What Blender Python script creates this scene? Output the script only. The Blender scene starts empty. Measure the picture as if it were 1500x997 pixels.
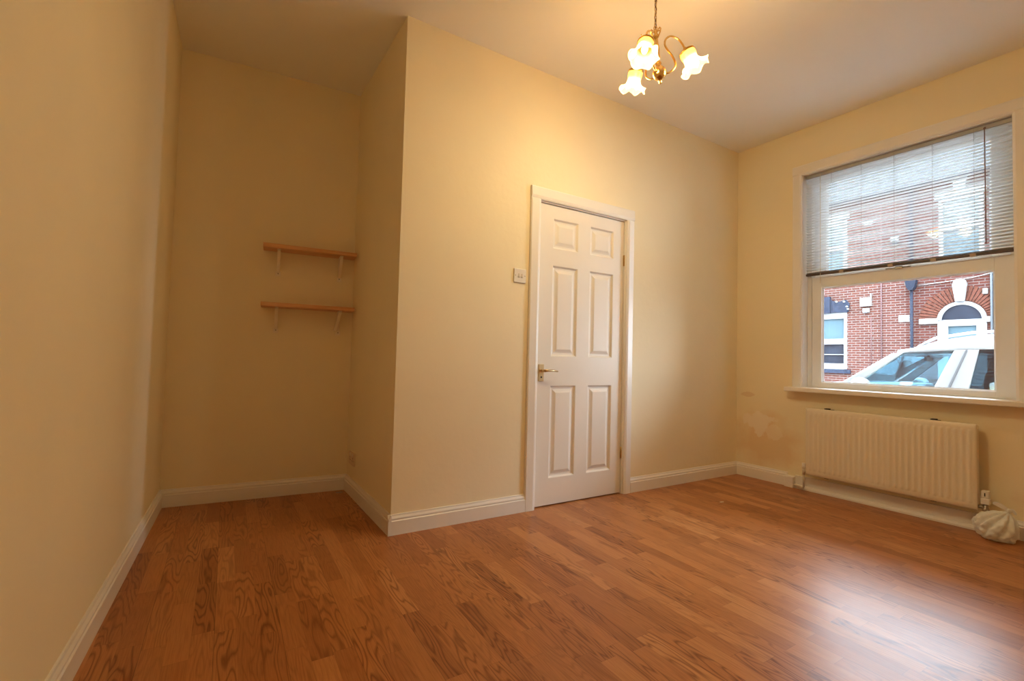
import bpy, bmesh, math, random
from mathutils import Vector, Matrix
random.seed(7)
PI = math.pi
scn = bpy.context.scene
col = scn.collection

# ------------------------------------------------------------------ camera, world, light
F_PX, YAW, PITCH, ROLL, CAM_H = 682.0, 0.5473, 0.0366, 0.02536, 0.9646
fw = Vector((math.sin(YAW)*math.cos(PITCH), math.cos(YAW)*math.cos(PITCH), math.sin(PITCH)))
rt = Vector((math.cos(YAW), -math.sin(YAW), 0)); up = rt.cross(fw)
r2 = rt*math.cos(ROLL) + up*math.sin(ROLL); u2 = -rt*math.sin(ROLL) + up*math.cos(ROLL)
cam_d = bpy.data.cameras.new('camera'); cam = bpy.data.objects.new('camera', cam_d); col.objects.link(cam)
cam_d.sensor_width = 36; cam_d.lens = F_PX/1500*36; cam_d.clip_start = 0.02
cam.matrix_world = Matrix(((r2.x, u2.x, -fw.x, 0), (r2.y, u2.y, -fw.y, 0), (r2.z, u2.z, -fw.z, CAM_H), (0, 0, 0, 1)))
scn.camera = cam
scn.view_settings.view_transform = 'Standard'; scn.view_settings.look = 'None'
scn.view_settings.gamma = 1; scn.view_settings.use_curve_mapping = False
scn.view_settings.exposure = 0.14
scn.cycles.diffuse_bounces = 8; scn.cycles.use_denoising = True; scn.cycles.max_bounces = 14; scn.cycles.transparent_max_bounces = 16
SKY = 29.0          # overcast sky
LAMP = 13.2         # each candle bulb, watts
world = bpy.data.worlds.new('overcast_sky'); scn.world = world; world.use_nodes = True
wn = world.node_tree; wn.nodes.clear()
bg = wn.nodes.new('ShaderNodeBackground'); wo = wn.nodes.new('ShaderNodeOutputWorld')
wt = wn.nodes.new('ShaderNodeTexCoord'); wz = wn.nodes.new('ShaderNodeTexNoise'); wr = wn.nodes.new('ShaderNodeValToRGB')
wz.inputs['Scale'].default_value = 1.6
wr.color_ramp.elements[0].color = (.72, .85, 1, 1); wr.color_ramp.elements[1].color = (.84, .93, 1, 1)
wn.links.new(wt.outputs['Generated'], wz.inputs['Vector']); wn.links.new(wz.outputs['Fac'], wr.inputs['Fac'])
wn.links.new(wr.outputs['Color'], bg.inputs['Color'])
ws = wn.nodes.new('ShaderNodeSeparateXYZ'); wn.links.new(wt.outputs['Generated'], ws.inputs[0])
wm = wn.nodes.new('ShaderNodeMapRange')          # overcast sky, brighter towards the zenith
wm.inputs['To Min'].default_value = SKY*.75; wm.inputs['To Max'].default_value = SKY
wn.links.new(ws.outputs[2], wm.inputs['Value']); wn.links.new(wm.outputs[0], bg.inputs['Strength'])
wn.links.new(bg.outputs[0], wo.inputs['Surface'])

# ------------------------------------------------------------------ room layout (metres)
yF, xA, yB, xL, xR, H = 2.487, 0.7816, 3.4704, -0.3461, 3.8544, 2.856
aL, aR, aS, aB = 0.02445, -0.02841, -0.0235, -0.07515
REAR = -1.05
tw = Vector((aR, 1, 0)).normalized(); nw = Vector((-tw.y, tw.x, 0))        # along the window wall / into the room
def frame(P, xdir):
    """local axes: X to the right seen from the room, Y into the wall, Z up"""
    x = Vector(xdir).normalized(); y = Vector((-x.y, x.x, 0))
    return Matrix(((x.x, y.x, 0, P[0]), (x.y, y.y, 0, P[1]), (0, 0, 1, P[2]), (0, 0, 0, 1)))
FW = frame((xR, yF, 0), -tw)                    # window wall, origin in the far corner
FD = frame((0, yF, 0), (1, 0, 0))               # door wall, X is world x
B0 = Vector((xA + aS*(yB-yF), yB, 0))
FB = frame(B0, (1, aB, 0))                      # alcove back wall, origin at its right corner
FS = frame(B0, Vector((xA, yF, 0)) - B0)        # alcove side wall, origin at the back corner
SIDE_LEN = (Vector((xA, yF, 0)) - B0).length
# left wall meets the back wall
tL = Vector((aL, 1, 0)).normalized()
den = 1 - aL*aB
yC = (yB + aB*(xL - aL*yF - B0.x))/den; xC = xL + aL*(yC-yF)
C0 = Vector((xC, yC, 0)); BACK_LEN = (B0-C0).length
L0 = Vector((xL + aL*(REAR-yF), REAR, 0))
FL = frame(L0, tL); LEFT_LEN = (C0-L0).length
WLEN = (yF-REAR)/tw.y
FFAR = frame((17.0, yF, 0), -tw)                # facade across the street

# ------------------------------------------------------------------ helpers
class MB:
    def __init__(s): s.v = []; s.f = []; s.sm = []
    def add(s, vs, fs, smooth=False):
        o = len(s.v); s.v += [tuple(p) for p in vs]
        for f in fs: s.f.append([i+o for i in f]); s.sm.append(smooth)
    def box(s, x0, x1, y0, y1, z0, z1):
        s.add([(x0,y0,z0),(x1,y0,z0),(x1,y1,z0),(x0,y1,z0),(x0,y0,z1),(x1,y0,z1),(x1,y1,z1),(x0,y1,z1)],
              [(0,3,2,1),(4,5,6,7),(0,1,5,4),(1,2,6,5),(2,3,7,6),(3,0,4,7)])
        return s
    def prism(s, poly, axis, a, b, smooth=False):
        """poly: 2-D points in the other two axes (cyclic order after the axis), extruded a..b"""
        n = len(poly)
        def P(p, t): return {0:(t,p[0],p[1]), 1:(p[0],t,p[1]), 2:(p[0],p[1],t)}[axis]
        vs = [P(p, a) for p in poly] + [P(p, b) for p in poly]
        s.add(vs, [tuple(range(n))[::-1], tuple(range(n, 2*n))])
        s.add(vs, [(i, (i+1) % n, n+(i+1) % n, n+i) for i in range(n)], smooth)
        return s
    def tube(s, pts, r, n=10, closed=False, cap=True):
        pts = [Vector(p) for p in pts]; m = len(pts)
        rs = r if isinstance(r, (list, tuple)) else [r]*m
        vs = []; prev = None
        for i, p in enumerate(pts):
            if closed: d = pts[(i+1) % m] - pts[i-1]
            else: d = pts[min(i+1, m-1)] - pts[max(i-1, 0)]
            d.normalize()
            if prev is None:
                a = Vector((0,0,1)) if abs(d.z) < .9 else Vector((1,0,0)); u = d.cross(a).normalized()
            else:
                u = (prev - d*prev.dot(d))
                u = u.normalized() if u.length > 1e-6 else d.orthogonal().normalized()
            prev = u; w = d.cross(u)
            for k in range(n):
                t = 2*PI*k/n; vs.append(p + (u*math.cos(t) + w*math.sin(t))*rs[i])
        fs = []
        for i in range(m if closed else m-1):
            for k in range(n):
                a = i*n+k; b = i*n+(k+1) % n; j = (i+1) % m
                fs.append((a, b, j*n+(k+1) % n, j*n+k))
        s.add(vs, fs, True)
        if cap and not closed:
            s.add(vs[:n], [tuple(range(n))[::-1]]); s.add(vs[-n:], [tuple(range(n))])
        return s
    def lathe(s, prof, n=28, M=None, fn=None, smooth=True):
        """prof: (r, z) points turned around Z; fn(r, z, t) may bend them"""
        vs = []
        for r, z in prof:
            for k in range(n):
                t = 2*PI*k/n
                rr, zz = fn(r, z, t) if fn else (r, z)
                v = Vector((rr*math.cos(t), rr*math.sin(t), zz)); vs.append(M @ v if M else v)
        m = len(prof)
        s.add(vs, [(i*n+k, i*n+(k+1) % n, (i+1)*n+(k+1) % n, (i+1)*n+k) for i in range(m-1) for k in range(n)], smooth)
        return s
    def bar(s, a, b, w, h, up_=(0,0,1)):
        a, b = Vector(a), Vector(b); d = (b-a).normalized(); x = d.cross(Vector(up_)).normalized(); y = x.cross(d)
        vs = [p + x*sx*w/2 + y*sy*h/2 for p in (a, b) for sx, sy in ((-1,-1),(1,-1),(1,1),(-1,1))]
        s.add(vs, [(0,1,2,3),(7,6,5,4),(0,4,5,1),(1,5,6,2),(2,6,7,3),(3,7,4,0)]); return s
    def plate(s, quad, t):
        """a polygon in space given real thickness t along its normal"""
        q = [Vector(p) for p in quad]; n = (q[1]-q[0]).cross(q[2]-q[0]).normalized()*t/2; k = len(q)
        s.add([p-n for p in q] + [p+n for p in q], [tuple(range(k))[::-1], tuple(range(k, 2*k))] + [(i, (i+1) % k, k+(i+1) % k, k+i) for i in range(k)])
        return s
    def build(s, name, mat, parent=None, M=None, bevel=0, subsurf=0, solid=0, segs=2):
        me = bpy.data.meshes.new(name); me.from_pydata(s.v, [], s.f)
        for p, sm in zip(me.polygons, s.sm): p.use_smooth = sm
        me.materials.append(mat)
        bm = bmesh.new(); bm.from_mesh(me); bmesh.ops.remove_doubles(bm, verts=bm.verts, dist=1e-5)
        bmesh.ops.recalc_face_normals(bm, faces=bm.faces); bm.to_mesh(me); bm.free()
        o = bpy.data.objects.new(name, me); col.objects.link(o)
        if M is not None: o.matrix_world = M
        if parent: o.parent = parent
        if solid:
            m = o.modifiers.new('solid', 'SOLIDIFY'); m.thickness = solid; m.offset = 0
        if bevel:
            m = o.modifiers.new('bevel', 'BEVEL'); m.width = bevel; m.segments = segs; m.limit_method = 'ANGLE'; m.angle_limit = .6; m.harden_normals = False
        if subsurf:
            m = o.modifiers.new('sub', 'SUBSURF'); m.levels = m.render_levels = subsurf
        return o
def empty(name, M=None, label=None, cat=None, group=None, kind=None):
    o = bpy.data.objects.new(name, None); col.objects.link(o); o.empty_display_size = .1
    if M is not None: o.matrix_world = M
    return tag(o, label, cat, group, kind)
def tag(o, label=None, cat=None, group=None, kind=None):
    if label: o['label'] = label
    if cat: o['category'] = cat
    if group: o['group'] = group
    if kind: o['kind'] = kind
    return o
def struct(name, mb, mat, M=None, label=None, **k): return tag(mb.build(name, mat, None, M, **k), label=label, kind='structure')
T = Matrix.Translation

# ------------------------------------------------------------------ materials
def new_mat(name):
    m = bpy.data.materials.new(name); m.use_nodes = True
    nt = m.node_tree; b = nt.nodes['Principled BSDF']; return m, nt, b
def N(nt, t, **kw):
    n = nt.nodes.new(t)
    for k, v in kw.items(): setattr(n, k, v)
    return n
def simple(name, c, rough=.5, metal=0, var=.04, scale=12, bump=0, bscale=60, spec=.5, coat=0):
    m, nt, b = new_mat(name)
    b.inputs['Roughness'].default_value = rough; b.inputs['Metallic'].default_value = metal
    b.inputs['Specular IOR Level'].default_value = spec; b.inputs['Coat Weight'].default_value = coat
    tc = N(nt, 'ShaderNodeTexCoord'); nz = N(nt, 'ShaderNodeTexNoise'); nz.inputs['Scale'].default_value = scale; nz.inputs['Detail'].default_value = 4
    rp = N(nt, 'ShaderNodeValToRGB')
    rp.color_ramp.elements[0].position = .3; rp.color_ramp.elements[1].position = .7
    rp.color_ramp.elements[0].color = tuple(x*(1-var) for x in c) + (1,); rp.color_ramp.elements[1].color = tuple(min(1, x*(1+var)) for x in c) + (1,)
    nt.links.new(tc.outputs['Object'], nz.inputs['Vector']); nt.links.new(nz.outputs['Fac'], rp.inputs['Fac']); nt.links.new(rp.outputs['Color'], b.inputs['Base Color'])
    if bump:
        n2 = N(nt, 'ShaderNodeTexNoise'); n2.inputs['Scale'].default_value = bscale; n2.inputs['Detail'].default_value = 5
        bp = N(nt, 'ShaderNodeBump'); bp.inputs['Strength'].default_value = bump; bp.inputs['Distance'].default_value = .01
        nt.links.new(tc.outputs['Object'], n2.inputs['Vector']); nt.links.new(n2.outputs['Fac'], bp.inputs['Height']); nt.links.new(bp.outputs['Normal'], b.inputs['Normal'])
    return m
WALLC = (.86, .77, .55)
wall_m = simple('magnolia_wall_paint', WALLC, .85, var=.015, scale=3, bump=.12, bscale=25)
ceil_m = simple('white_ceiling_paint', (.87, .86, .83), .9, var=.01, scale=2, bump=.06, bscale=20)
trim_m = simple('white_gloss_paint', (.83, .80, .75), .35, var=.01, scale=6)
door_m = simple('white_satin_door_paint', (.83, .79, .73), .42, var=.01, scale=6)
upvc_m = simple('white_plastic_frame', (.82, .84, .85), .3, var=.01)
brass_m = simple('polished_brass', (.83, .58, .24), .18, metal=1, var=.08, scale=40)
brassd_m = simple('aged_brass', (.50, .33, .12), .3, metal=1, var=.15, scale=40)
dark_m = simple('dark_gap', (.03, .022, .016), .8)
rad_m = simple('cream_radiator_enamel', (.80, .72, .57), .32, var=.01, scale=4)
plast_m = simple('white_plastic', (.80, .76, .70), .35, var=.02)
steel_m = simple('dull_steel', (.42, .38, .32), .4, metal=1, var=.15, scale=50)
copper_m = simple('painted_pipe', (.62, .55, .44), .45, var=.1, scale=30)
pine_m = None
def wall_stained():
    """magnolia paint with a damp, peeled patch beside the radiator (own shape, stays put)"""
    m, nt, b = new_mat('magnolia_wall_with_damp_patch'); b.inputs['Roughness'].default_value = .85
    tc = N(nt, 'ShaderNodeTexCoord')
    def blob(cx, cz, sx, sz, scale, lo, hi, amp=.55):
        mp = N(nt, 'ShaderNodeMapping'); mp.inputs['Location'].default_value = (-cx/sx, 0, -cz/sz); mp.inputs['Scale'].default_value = (1/sx, 0, 1/sz)
        ln = N(nt, 'ShaderNodeVectorMath', operation='LENGTH'); nt.links.new(tc.outputs['Object'], mp.inputs['Vector']); nt.links.new(mp.outputs['Vector'], ln.inputs[0])
        nz = N(nt, 'ShaderNodeTexNoise'); nz.inputs['Scale'].default_value = scale; nz.inputs['Detail'].default_value = 6; nt.links.new(tc.outputs['Object'], nz.inputs['Vector'])
        ma = N(nt, 'ShaderNodeMath', operation='MULTIPLY_ADD'); ma.inputs[1].default_value = amp*2; nt.links.new(nz.outputs['Fac'], ma.inputs[0]); nt.links.new(ln.outputs['Value'], ma.inputs[2])
        mr = N(nt, 'ShaderNodeMapRange'); mr.inputs['From Min'].default_value = lo; mr.inputs['From Max'].default_value = hi; mr.inputs['To Min'].default_value = 1; mr.inputs['To Max'].default_value = 0
        nt.links.new(ma.outputs[0], mr.inputs['Value']); return mr.outputs['Result']
    base = N(nt, 'ShaderNodeRGB'); base.outputs[0].default_value = WALLC + (1,)
    cur = base.outputs[0]
    for args, c, f in (((.26, .33, .26, .20, 6, 1.5, 2.2, .9), (.78, .56, .30), .7), ((.20, .47, .15, .12, 9, 1.80, 1.92, 1.2), (.90, .82, .68), .75), ((.33, .40, .10, .10, 11, 1.75, 1.95, 1.2), (.90, .80, .64), .5), ((.10, .70, .10, .03, 12, 1.2, 1.3), (.70, .50, .30), .5), ((1.80, .42, .05, .04, 14, 1.2, 1.5), (.74, .52, .25), .35), ((1.9, .25, .2, .12, 8, 1.2, 1.6), (.70, .48, .28), .3)):
        mx = N(nt, 'ShaderNodeMix', data_type='RGBA'); s = blob(*args)
        mm = N(nt, 'ShaderNodeMath', operation='MULTIPLY'); mm.inputs[1].default_value = f; nt.links.new(s, mm.inputs[0]); nt.links.new(mm.outputs[0], mx.inputs[0])
        nt.links.new(cur, mx.inputs[6]); mx.inputs[7].default_value = c + (1,); cur = mx.outputs[2]
    nt.links.new(cur, b.inputs['Base Color'])
    n2 = N(nt, 'ShaderNodeTexNoise'); n2.inputs['Scale'].default_value = 18; n2.inputs['Detail'].default_value = 5
    bp = N(nt, 'ShaderNodeBump'); bp.inputs['Strength'].default_value = .2; bp.inputs['Distance'].default_value = .01
    nt.links.new(tc.outputs['Object'], n2.inputs['Vector']); nt.links.new(n2.outputs['Fac'], bp.inputs['Height']); nt.links.new(bp.outputs['Normal'], b.inputs['Normal'])
    return m
def floor_mat():
    m, nt, b = new_mat('oak_laminate_strips'); L = nt.links.new
    tc = N(nt, 'ShaderNodeTexCoord'); sp = N(nt, 'ShaderNodeSeparateXYZ'); L(tc.outputs['Object'], sp.inputs[0])
    def M(op, a, bb=None, c=None):
        n = N(nt, 'ShaderNodeMath', operation=op)
        for i, v in enumerate((a, bb, c)):
            if v is None: continue
            if isinstance(v, (int, float)): n.inputs[i].default_value = v
            else: L(v, n.inputs[i])
        return n.outputs[0]
    W, LN = .066, .40
    xr = M('DIVIDE', sp.outputs[0], W); row = M('FLOOR', xr); fx = M('FRACT', xr)
    wnr = N(nt, 'ShaderNodeTexWhiteNoise', noise_dimensions='1D'); L(row, wnr.inputs['W'])
    yr = M('ADD', M('DIVIDE', sp.outputs[1], LN), M('MULTIPLY', wnr.outputs['Value'], 7.3)); cl = M('FLOOR', yr); fy = M('FRACT', yr)
    cb = N(nt, 'ShaderNodeCombineXYZ'); L(row, cb.inputs[0]); L(cl, cb.inputs[1])
    w2 = N(nt, 'ShaderNodeTexWhiteNoise', noise_dimensions='2D'); L(cb.outputs[0], w2.inputs['Vector'])
    w3 = N(nt, 'ShaderNodeSeparateColor'); L(w2.outputs['Color'], w3.inputs[0])
    # strip tone
    rp = N(nt, 'ShaderNodeValToRGB'); el = rp.color_ramp.elements
    el[0].color = (.370, .140, .045, 1); el[1].color = (.560, .260, .098, 1)
    e = el.new(.35); e.color = (.440, .180, .060, 1); e = el.new(.75); e.color = (.490, .205, .070, 1)
    L(w2.outputs['Value'], rp.inputs['Fac'])
    # grain, shifted per strip
    gv = N(nt, 'ShaderNodeCombineXYZ')
    L(M('ADD', M('MULTIPLY', sp.outputs[0], 1.0), M('MULTIPLY', w3.outputs[0], 9.0)), gv.inputs[0]); L(M('ADD', M('MULTIPLY', sp.outputs[1], .13), M('MULTIPLY', w3.outputs[1], 5.0)), gv.inputs[1])
    wv = N(nt, 'ShaderNodeTexNoise'); wv.inputs['Scale'].default_value = 16; wv.inputs['Detail'].default_value = 1.5; wv.inputs['Roughness'].default_value = .4; L(gv.outputs[0], wv.inputs['Vector'])
    rings = M('FRACT', M('MULTIPLY', wv.outputs['Fac'], 13.0)); ring = M('MULTIPLY', M('ABSOLUTE', M('SUBTRACT', rings, .5)), 2.0)
    ringr = N(nt, 'ShaderNodeMapRange'); ringr.inputs['From Min'].default_value = .0; ringr.inputs['From Max'].default_value = .55; ringr.inputs['To Min'].default_value = 1; ringr.inputs['To Max'].default_value = 0; L(ring, ringr.inputs['Value'])
    fine = N(nt, 'ShaderNodeTexNoise'); fine.inputs['Scale'].default_value = 1; fine.inputs['Detail'].default_value = 4
    mp = N(nt, 'ShaderNodeMapping'); mp.inputs['Scale'].default_value = (260, 9, 1); L(tc.outputs['Object'], mp.inputs['Vector']); L(mp.outputs[0], fine.inputs['Vector'])
    amt = M('MULTIPLY', ringr.outputs['Result'], M('MULTIPLY', M('POWER', w3.outputs[2], 1.1), .95))
    mx = N(nt, 'ShaderNodeMix', data_type='RGBA', blend_type='MULTIPLY'); L(M('ADD', amt, .04), mx.inputs[0]); L(rp.outputs['Color'], mx.inputs[6]); mx.inputs[7].default_value = (.42, .30, .22, 1)
    mx2 = N(nt, 'ShaderNodeMix', data_type='RGBA', blend_type='MULTIPLY'); mr = N(nt, 'ShaderNodeMapRange'); mr.inputs['From Min'].default_value = .42; mr.inputs['From Max'].default_value = .75; L(fine.outputs['Fac'], mr.inputs['Value'])
    L(M('MULTIPLY', mr.outputs['Result'], .55), mx2.inputs[0]); L(mx.outputs[2], mx2.inputs[6]); mx2.inputs[7].default_value = (.55, .42, .33, 1)
    # board joints: every third strip edge, every strip end
    ex = M('MINIMUM', fx, M('SUBTRACT', 1.0, fx)); jx = M('LESS_THAN', ex, .012)
    third = M('LESS_THAN', M('ABSOLUTE', M('SUBTRACT', M('FRACT', M('DIVIDE', M('ADD', xr, .5), 3.0)), .166)), .17)
    ey = M('MINIMUM', fy, M('SUBTRACT', 1.0, fy)); jy = M('LESS_THAN', ey, .002)
    j = M('MAXIMUM', M('MULTIPLY', jx, M('ADD', .15, M('MULTIPLY', third, .5))), M('MULTIPLY', jy, .3))
    mx3 = N(nt, 'ShaderNodeMix', data_type='RGBA'); L(j, mx3.inputs[0]); L(mx2.outputs[2], mx3.inputs[6]); mx3.inputs[7].default_value = (.10, .035, .012, 1)
    L(mx3.outputs[2], b.inputs['Base Color'])
    rn = N(nt, 'ShaderNodeTexNoise'); rn.inputs['Scale'].default_value = 3; rn.inputs['Detail'].default_value = 5; L(tc.outputs['Object'], rn.inputs['Vector'])
    rr = N(nt, 'ShaderNodeMapRange'); rr.inputs['To Min'].default_value = .27; rr.inputs['To Max'].default_value = .41; L(rn.outputs['Fac'], rr.inputs['Value']); L(rr.outputs[0], b.inputs['Roughness'])
    b.inputs['Specular IOR Level'].default_value = .30
    bp = N(nt, 'ShaderNodeBump'); bp.inputs['Strength'].default_value = .12; bp.inputs['Distance'].default_value = .002
    L(fine.outputs['Fac'], bp.inputs['Height']); L(bp.outputs['Normal'], b.inputs['Normal'])
    return m
def pine_mat():
    m, nt, b = new_mat('pine_board'); L = nt.links.new
    tc = N(nt, 'ShaderNodeTexCoord'); mp = N(nt, 'ShaderNodeMapping'); mp.inputs['Scale'].default_value = (1.2, 16, 16)
    wv = N(nt, 'ShaderNodeTexNoise'); wv.inputs['Scale'].default_value = 3; wv.inputs['Detail'].default_value = 4
    rp = N(nt, 'ShaderNodeValToRGB'); rp.color_ramp.elements[0].position = .35; rp.color_ramp.elements[1].position = .65
    rp.color_ramp.elements[0].color = (.62, .32, .14, 1); rp.color_ramp.elements[1].color = (.76, .44, .22, 1)
    L(tc.outputs['Object'], mp.inputs[0]); L(mp.outputs[0], wv.inputs['Vector']); L(wv.outputs['Fac'], rp.inputs['Fac']); L(rp.outputs[0], b.inputs['Base Color'])
    b.inputs['Roughness'].default_value = .5; return m
def brick_mat(name, c1, c2, mortar):
    m, nt, b = new_mat(name); L = nt.links.new
    tc = N(nt, 'ShaderNodeTexCoord'); mp = N(nt, 'ShaderNodeMapping'); mp.inputs['Rotation'].default_value = (PI/2, 0, 0)
    sp = N(nt, 'ShaderNodeSeparateXYZ'); cb = N(nt, 'ShaderNodeCombineXYZ'); L(tc.outputs['Object'], sp.inputs[0])
    L(sp.outputs[0], cb.inputs[0]); L(sp.outputs[2], cb.inputs[1])
    br = N(nt, 'ShaderNodeTexBrick'); br.inputs['Scale'].default_value = 1; br.inputs['Brick Width'].default_value = .225; br.inputs['Row Height'].default_value = .075
    br.inputs['Mortar Size'].default_value = .009; br.inputs['Mortar Smooth'].default_value = .2; br.inputs['Bias'].default_value = 0
    br.inputs['Color1'].default_value = c1 + (1,); br.inputs['Color2'].default_value = c2 + (1,); br.inputs['Mortar'].default_value = mortar + (1,)
    L(cb.outputs[0], br.inputs['Vector'])
    nz = N(nt, 'ShaderNodeTexNoise'); nz.inputs['Scale'].default_value = 1.4; nz.inputs['Detail'].default_value = 6; L(tc.outputs['Object'], nz.inputs['Vector'])
    mx = N(nt, 'ShaderNodeMix', data_type='RGBA', blend_type='MULTIPLY'); mr = N(nt, 'ShaderNodeMapRange'); mr.inputs['From Min'].default_value = .4; mr.inputs['From Max'].default_value = .7; mr.inputs['To Max'].default_value = .35; L(nz.outputs['Fac'], mr.inputs['Value'])
    L(mr.outputs[0], mx.inputs[0]); L(br.outputs['Color'], mx.inputs[6]); mx.inputs[7].default_value = (.7, .65, .68, 1)
    L(mx.outputs[2], b.inputs['Base Color']); b.inputs['Roughness'].default_value = .9; b.inputs['Specular IOR Level'].default_value = .08
    bp = N(nt, 'ShaderNodeBump'); bp.inputs['Strength'].default_value = .3; bp.inputs['Distance'].default_value = .01; bp.invert = True; L(br.outputs['Fac'], bp.inputs['Height']); L(bp.outputs[0], b.inputs['Normal'])
    return m
def glass_mat(name, tint=(1, 1, 1), gloss=.08, gcol=(1, 1, 1), rough=0.0):
    m, nt, b = new_mat(name); nt.nodes.remove(b); L = nt.links.new; out = nt.nodes['Material Output']
    tr = N(nt, 'ShaderNodeBsdfTransparent'); tr.inputs[0].default_value = tint + (1,)
    gl = N(nt, 'ShaderNodeBsdfGlossy'); gl.inputs['Roughness'].default_value = rough; gl.inputs[0].default_value = gcol + (1,)
    mx = N(nt, 'ShaderNodeMixShader'); fr = N(nt, 'ShaderNodeFresnel'); fr.inputs[0].default_value = 1.45
    ad = N(nt, 'ShaderNodeMath', operation='ADD'); ad.inputs[1].default_value = gloss; ad.use_clamp = True; L(fr.outputs[0], ad.inputs[0]); L(ad.outputs[0], mx.inputs[0])
    L(tr.outputs[0], mx.inputs[1]); L(gl.outputs[0], mx.inputs[2]); L(mx.outputs[0], out.inputs['Surface']); return m
def emit_mat(name, c, s):
    m, nt, b = new_mat(name); b.inputs['Base Color'].default_value = c + (1,); b.inputs['Emission Color'].default_value = c + (1,); b.inputs['Emission Strength'].default_value = s; return m
def shade_mat():
    """lit opal glass: amber at the neck, clear white at the frilled lip (colours belong to the glass)"""
    m, nt, b = new_mat('amber_to_white_lit_glass'); nt.nodes.remove(b); L = nt.links.new; out = nt.nodes['Material Output']
    tc = N(nt, 'ShaderNodeTexCoord'); sp = N(nt, 'ShaderNodeSeparateXYZ'); L(tc.outputs['Object'], sp.inputs[0])
    mr = N(nt, 'ShaderNodeMapRange'); mr.inputs['From Min'].default_value = -.060; mr.inputs['From Max'].default_value = -.030; L(sp.outputs[2], mr.inputs['Value'])
    rp = N(nt, 'ShaderNodeValToRGB'); rp.color_ramp.elements[0].color = (1, .88, .66, 1); rp.color_ramp.elements[1].color = (.92, .56, .24, 1); L(mr.outputs[0], rp.inputs['Fac'])
    st = N(nt, 'ShaderNodeMapRange'); st.inputs['To Min'].default_value = .45; st.inputs['To Max'].default_value = .15; L(mr.outputs[0], st.inputs['Value'])
    em = N(nt, 'ShaderNodeEmission'); L(rp.outputs[0], em.inputs[0]); L(st.outputs[0], em.inputs[1])
    tl = N(nt, 'ShaderNodeBsdfTranslucent'); L(rp.outputs[0], tl.inputs[0]); tr = N(nt, 'ShaderNodeBsdfTransparent'); L(rp.outputs[0], tr.inputs[0])
    gl = N(nt, 'ShaderNodeBsdfGlossy'); gl.inputs['Roughness'].default_value = .15
    m1 = N(nt, 'ShaderNodeMixShader'); m1.inputs[0].default_value = .45; L(tl.outputs[0], m1.inputs[1]); L(tr.outputs[0], m1.inputs[2])
    m2 = N(nt, 'ShaderNodeMixShader'); m2.inputs[0].default_value = .05; L(m1.outputs[0], m2.inputs[1]); L(gl.outputs[0], m2.inputs[2])
    ad = N(nt, 'ShaderNodeAddShader'); L(m2.outputs[0], ad.inputs[0]); L(em.outputs[0], ad.inputs[1]); L(ad.outputs[0], out.inputs['Surface']); return m
def thin_mat(name, c, transp, transl, rough=.5):
    m, nt, b = new_mat(name); nt.nodes.remove(b); L = nt.links.new; out = nt.nodes['Material Output']
    pb = N(nt, 'ShaderNodeBsdfPrincipled'); pb.inputs['Base Color'].default_value = c + (1,); pb.inputs['Roughness'].default_value = rough
    tl = N(nt, 'ShaderNodeBsdfTranslucent'); tl.inputs[0].default_value = c + (1,); tr = N(nt, 'ShaderNodeBsdfTransparent')
    m1 = N(nt, 'ShaderNodeMixShader'); m1.inputs[0].default_value = transl; L(pb.outputs[0], m1.inputs[1]); L(tl.outputs[0], m1.inputs[2])
    m2 = N(nt, 'ShaderNodeMixShader'); m2.inputs[0].default_value = transp; L(m1.outputs[0], m2.inputs[1]); L(tr.outputs[0], m2.inputs[2])
    L(m2.outputs[0], out.inputs['Surface']); return m
stain_m = wall_stained(); floor_m = floor_mat(); pine_m = pine_mat()
pane_m = glass_mat('window_pane_glass', (.97, .99, 1), .0)

# ------------------------------------------------------------------ room shell
floor_poly = [(-.9, REAR-.2), (4.3, REAR-.2), (4.3, 3.9), (-.9, 3.9)]
struct('floor', MB().box(-.85, 4.05, REAR-.2, 3.9, -.12, 0), floor_m, label='glossy orange-brown oak strip laminate floor')
struct('ceiling', MB().box(-.85, 4.12, REAR-.2, 3.9, H, H+.15), ceil_m, label='plain white ceiling')
struct('wall_left', MB().box(-.15, LEFT_LEN+.15, 0, .2, 0, H), wall_m, FL)
struct('wall_back', MB().box(-BACK_LEN-.15, .15, 0, .2, 0, H), wall_m, FB)
struct('wall_alcove_side', MB().box(0, SIDE_LEN, 0, .12, 0, H), wall_m, FS)
DX0, DX1, DZ = 1.70, 2.482, 2.0
dw = MB(); xa = xA+.0
dw.box(xa, DX0, 0, .12, 0, H); dw.box(DX1, xR+.1, 0, .12, 0, H); dw.box(DX0, DX1, 0, .12, DZ, H); dw.box(DX0, DX1, .07, .12, 0, DZ)
struct('wall_door_side', dw, wall_m, FD)
WS0, WS1, WZ0, WZ1, WT = .54, 1.706, .79, 2.48, .30
ww = MB(); ww.box(-.1, WS0, 0, WT, 0, H); ww.box(WS1, WLEN+.1, 0, WT, 0, H); ww.box(WS0, WS1, 0, WT, 0, WZ0-.03); ww.box(WS0, WS1, 0, WT, WZ1, H)
struct('wall_window_side', ww, stain_m, FW, label='cream wall with a damp peeling patch left of the radiator')
rear = MB().box(-.6, 4.1, REAR-.15, REAR, 0, H); struct('wall_rear', rear, wall_m)

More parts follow.
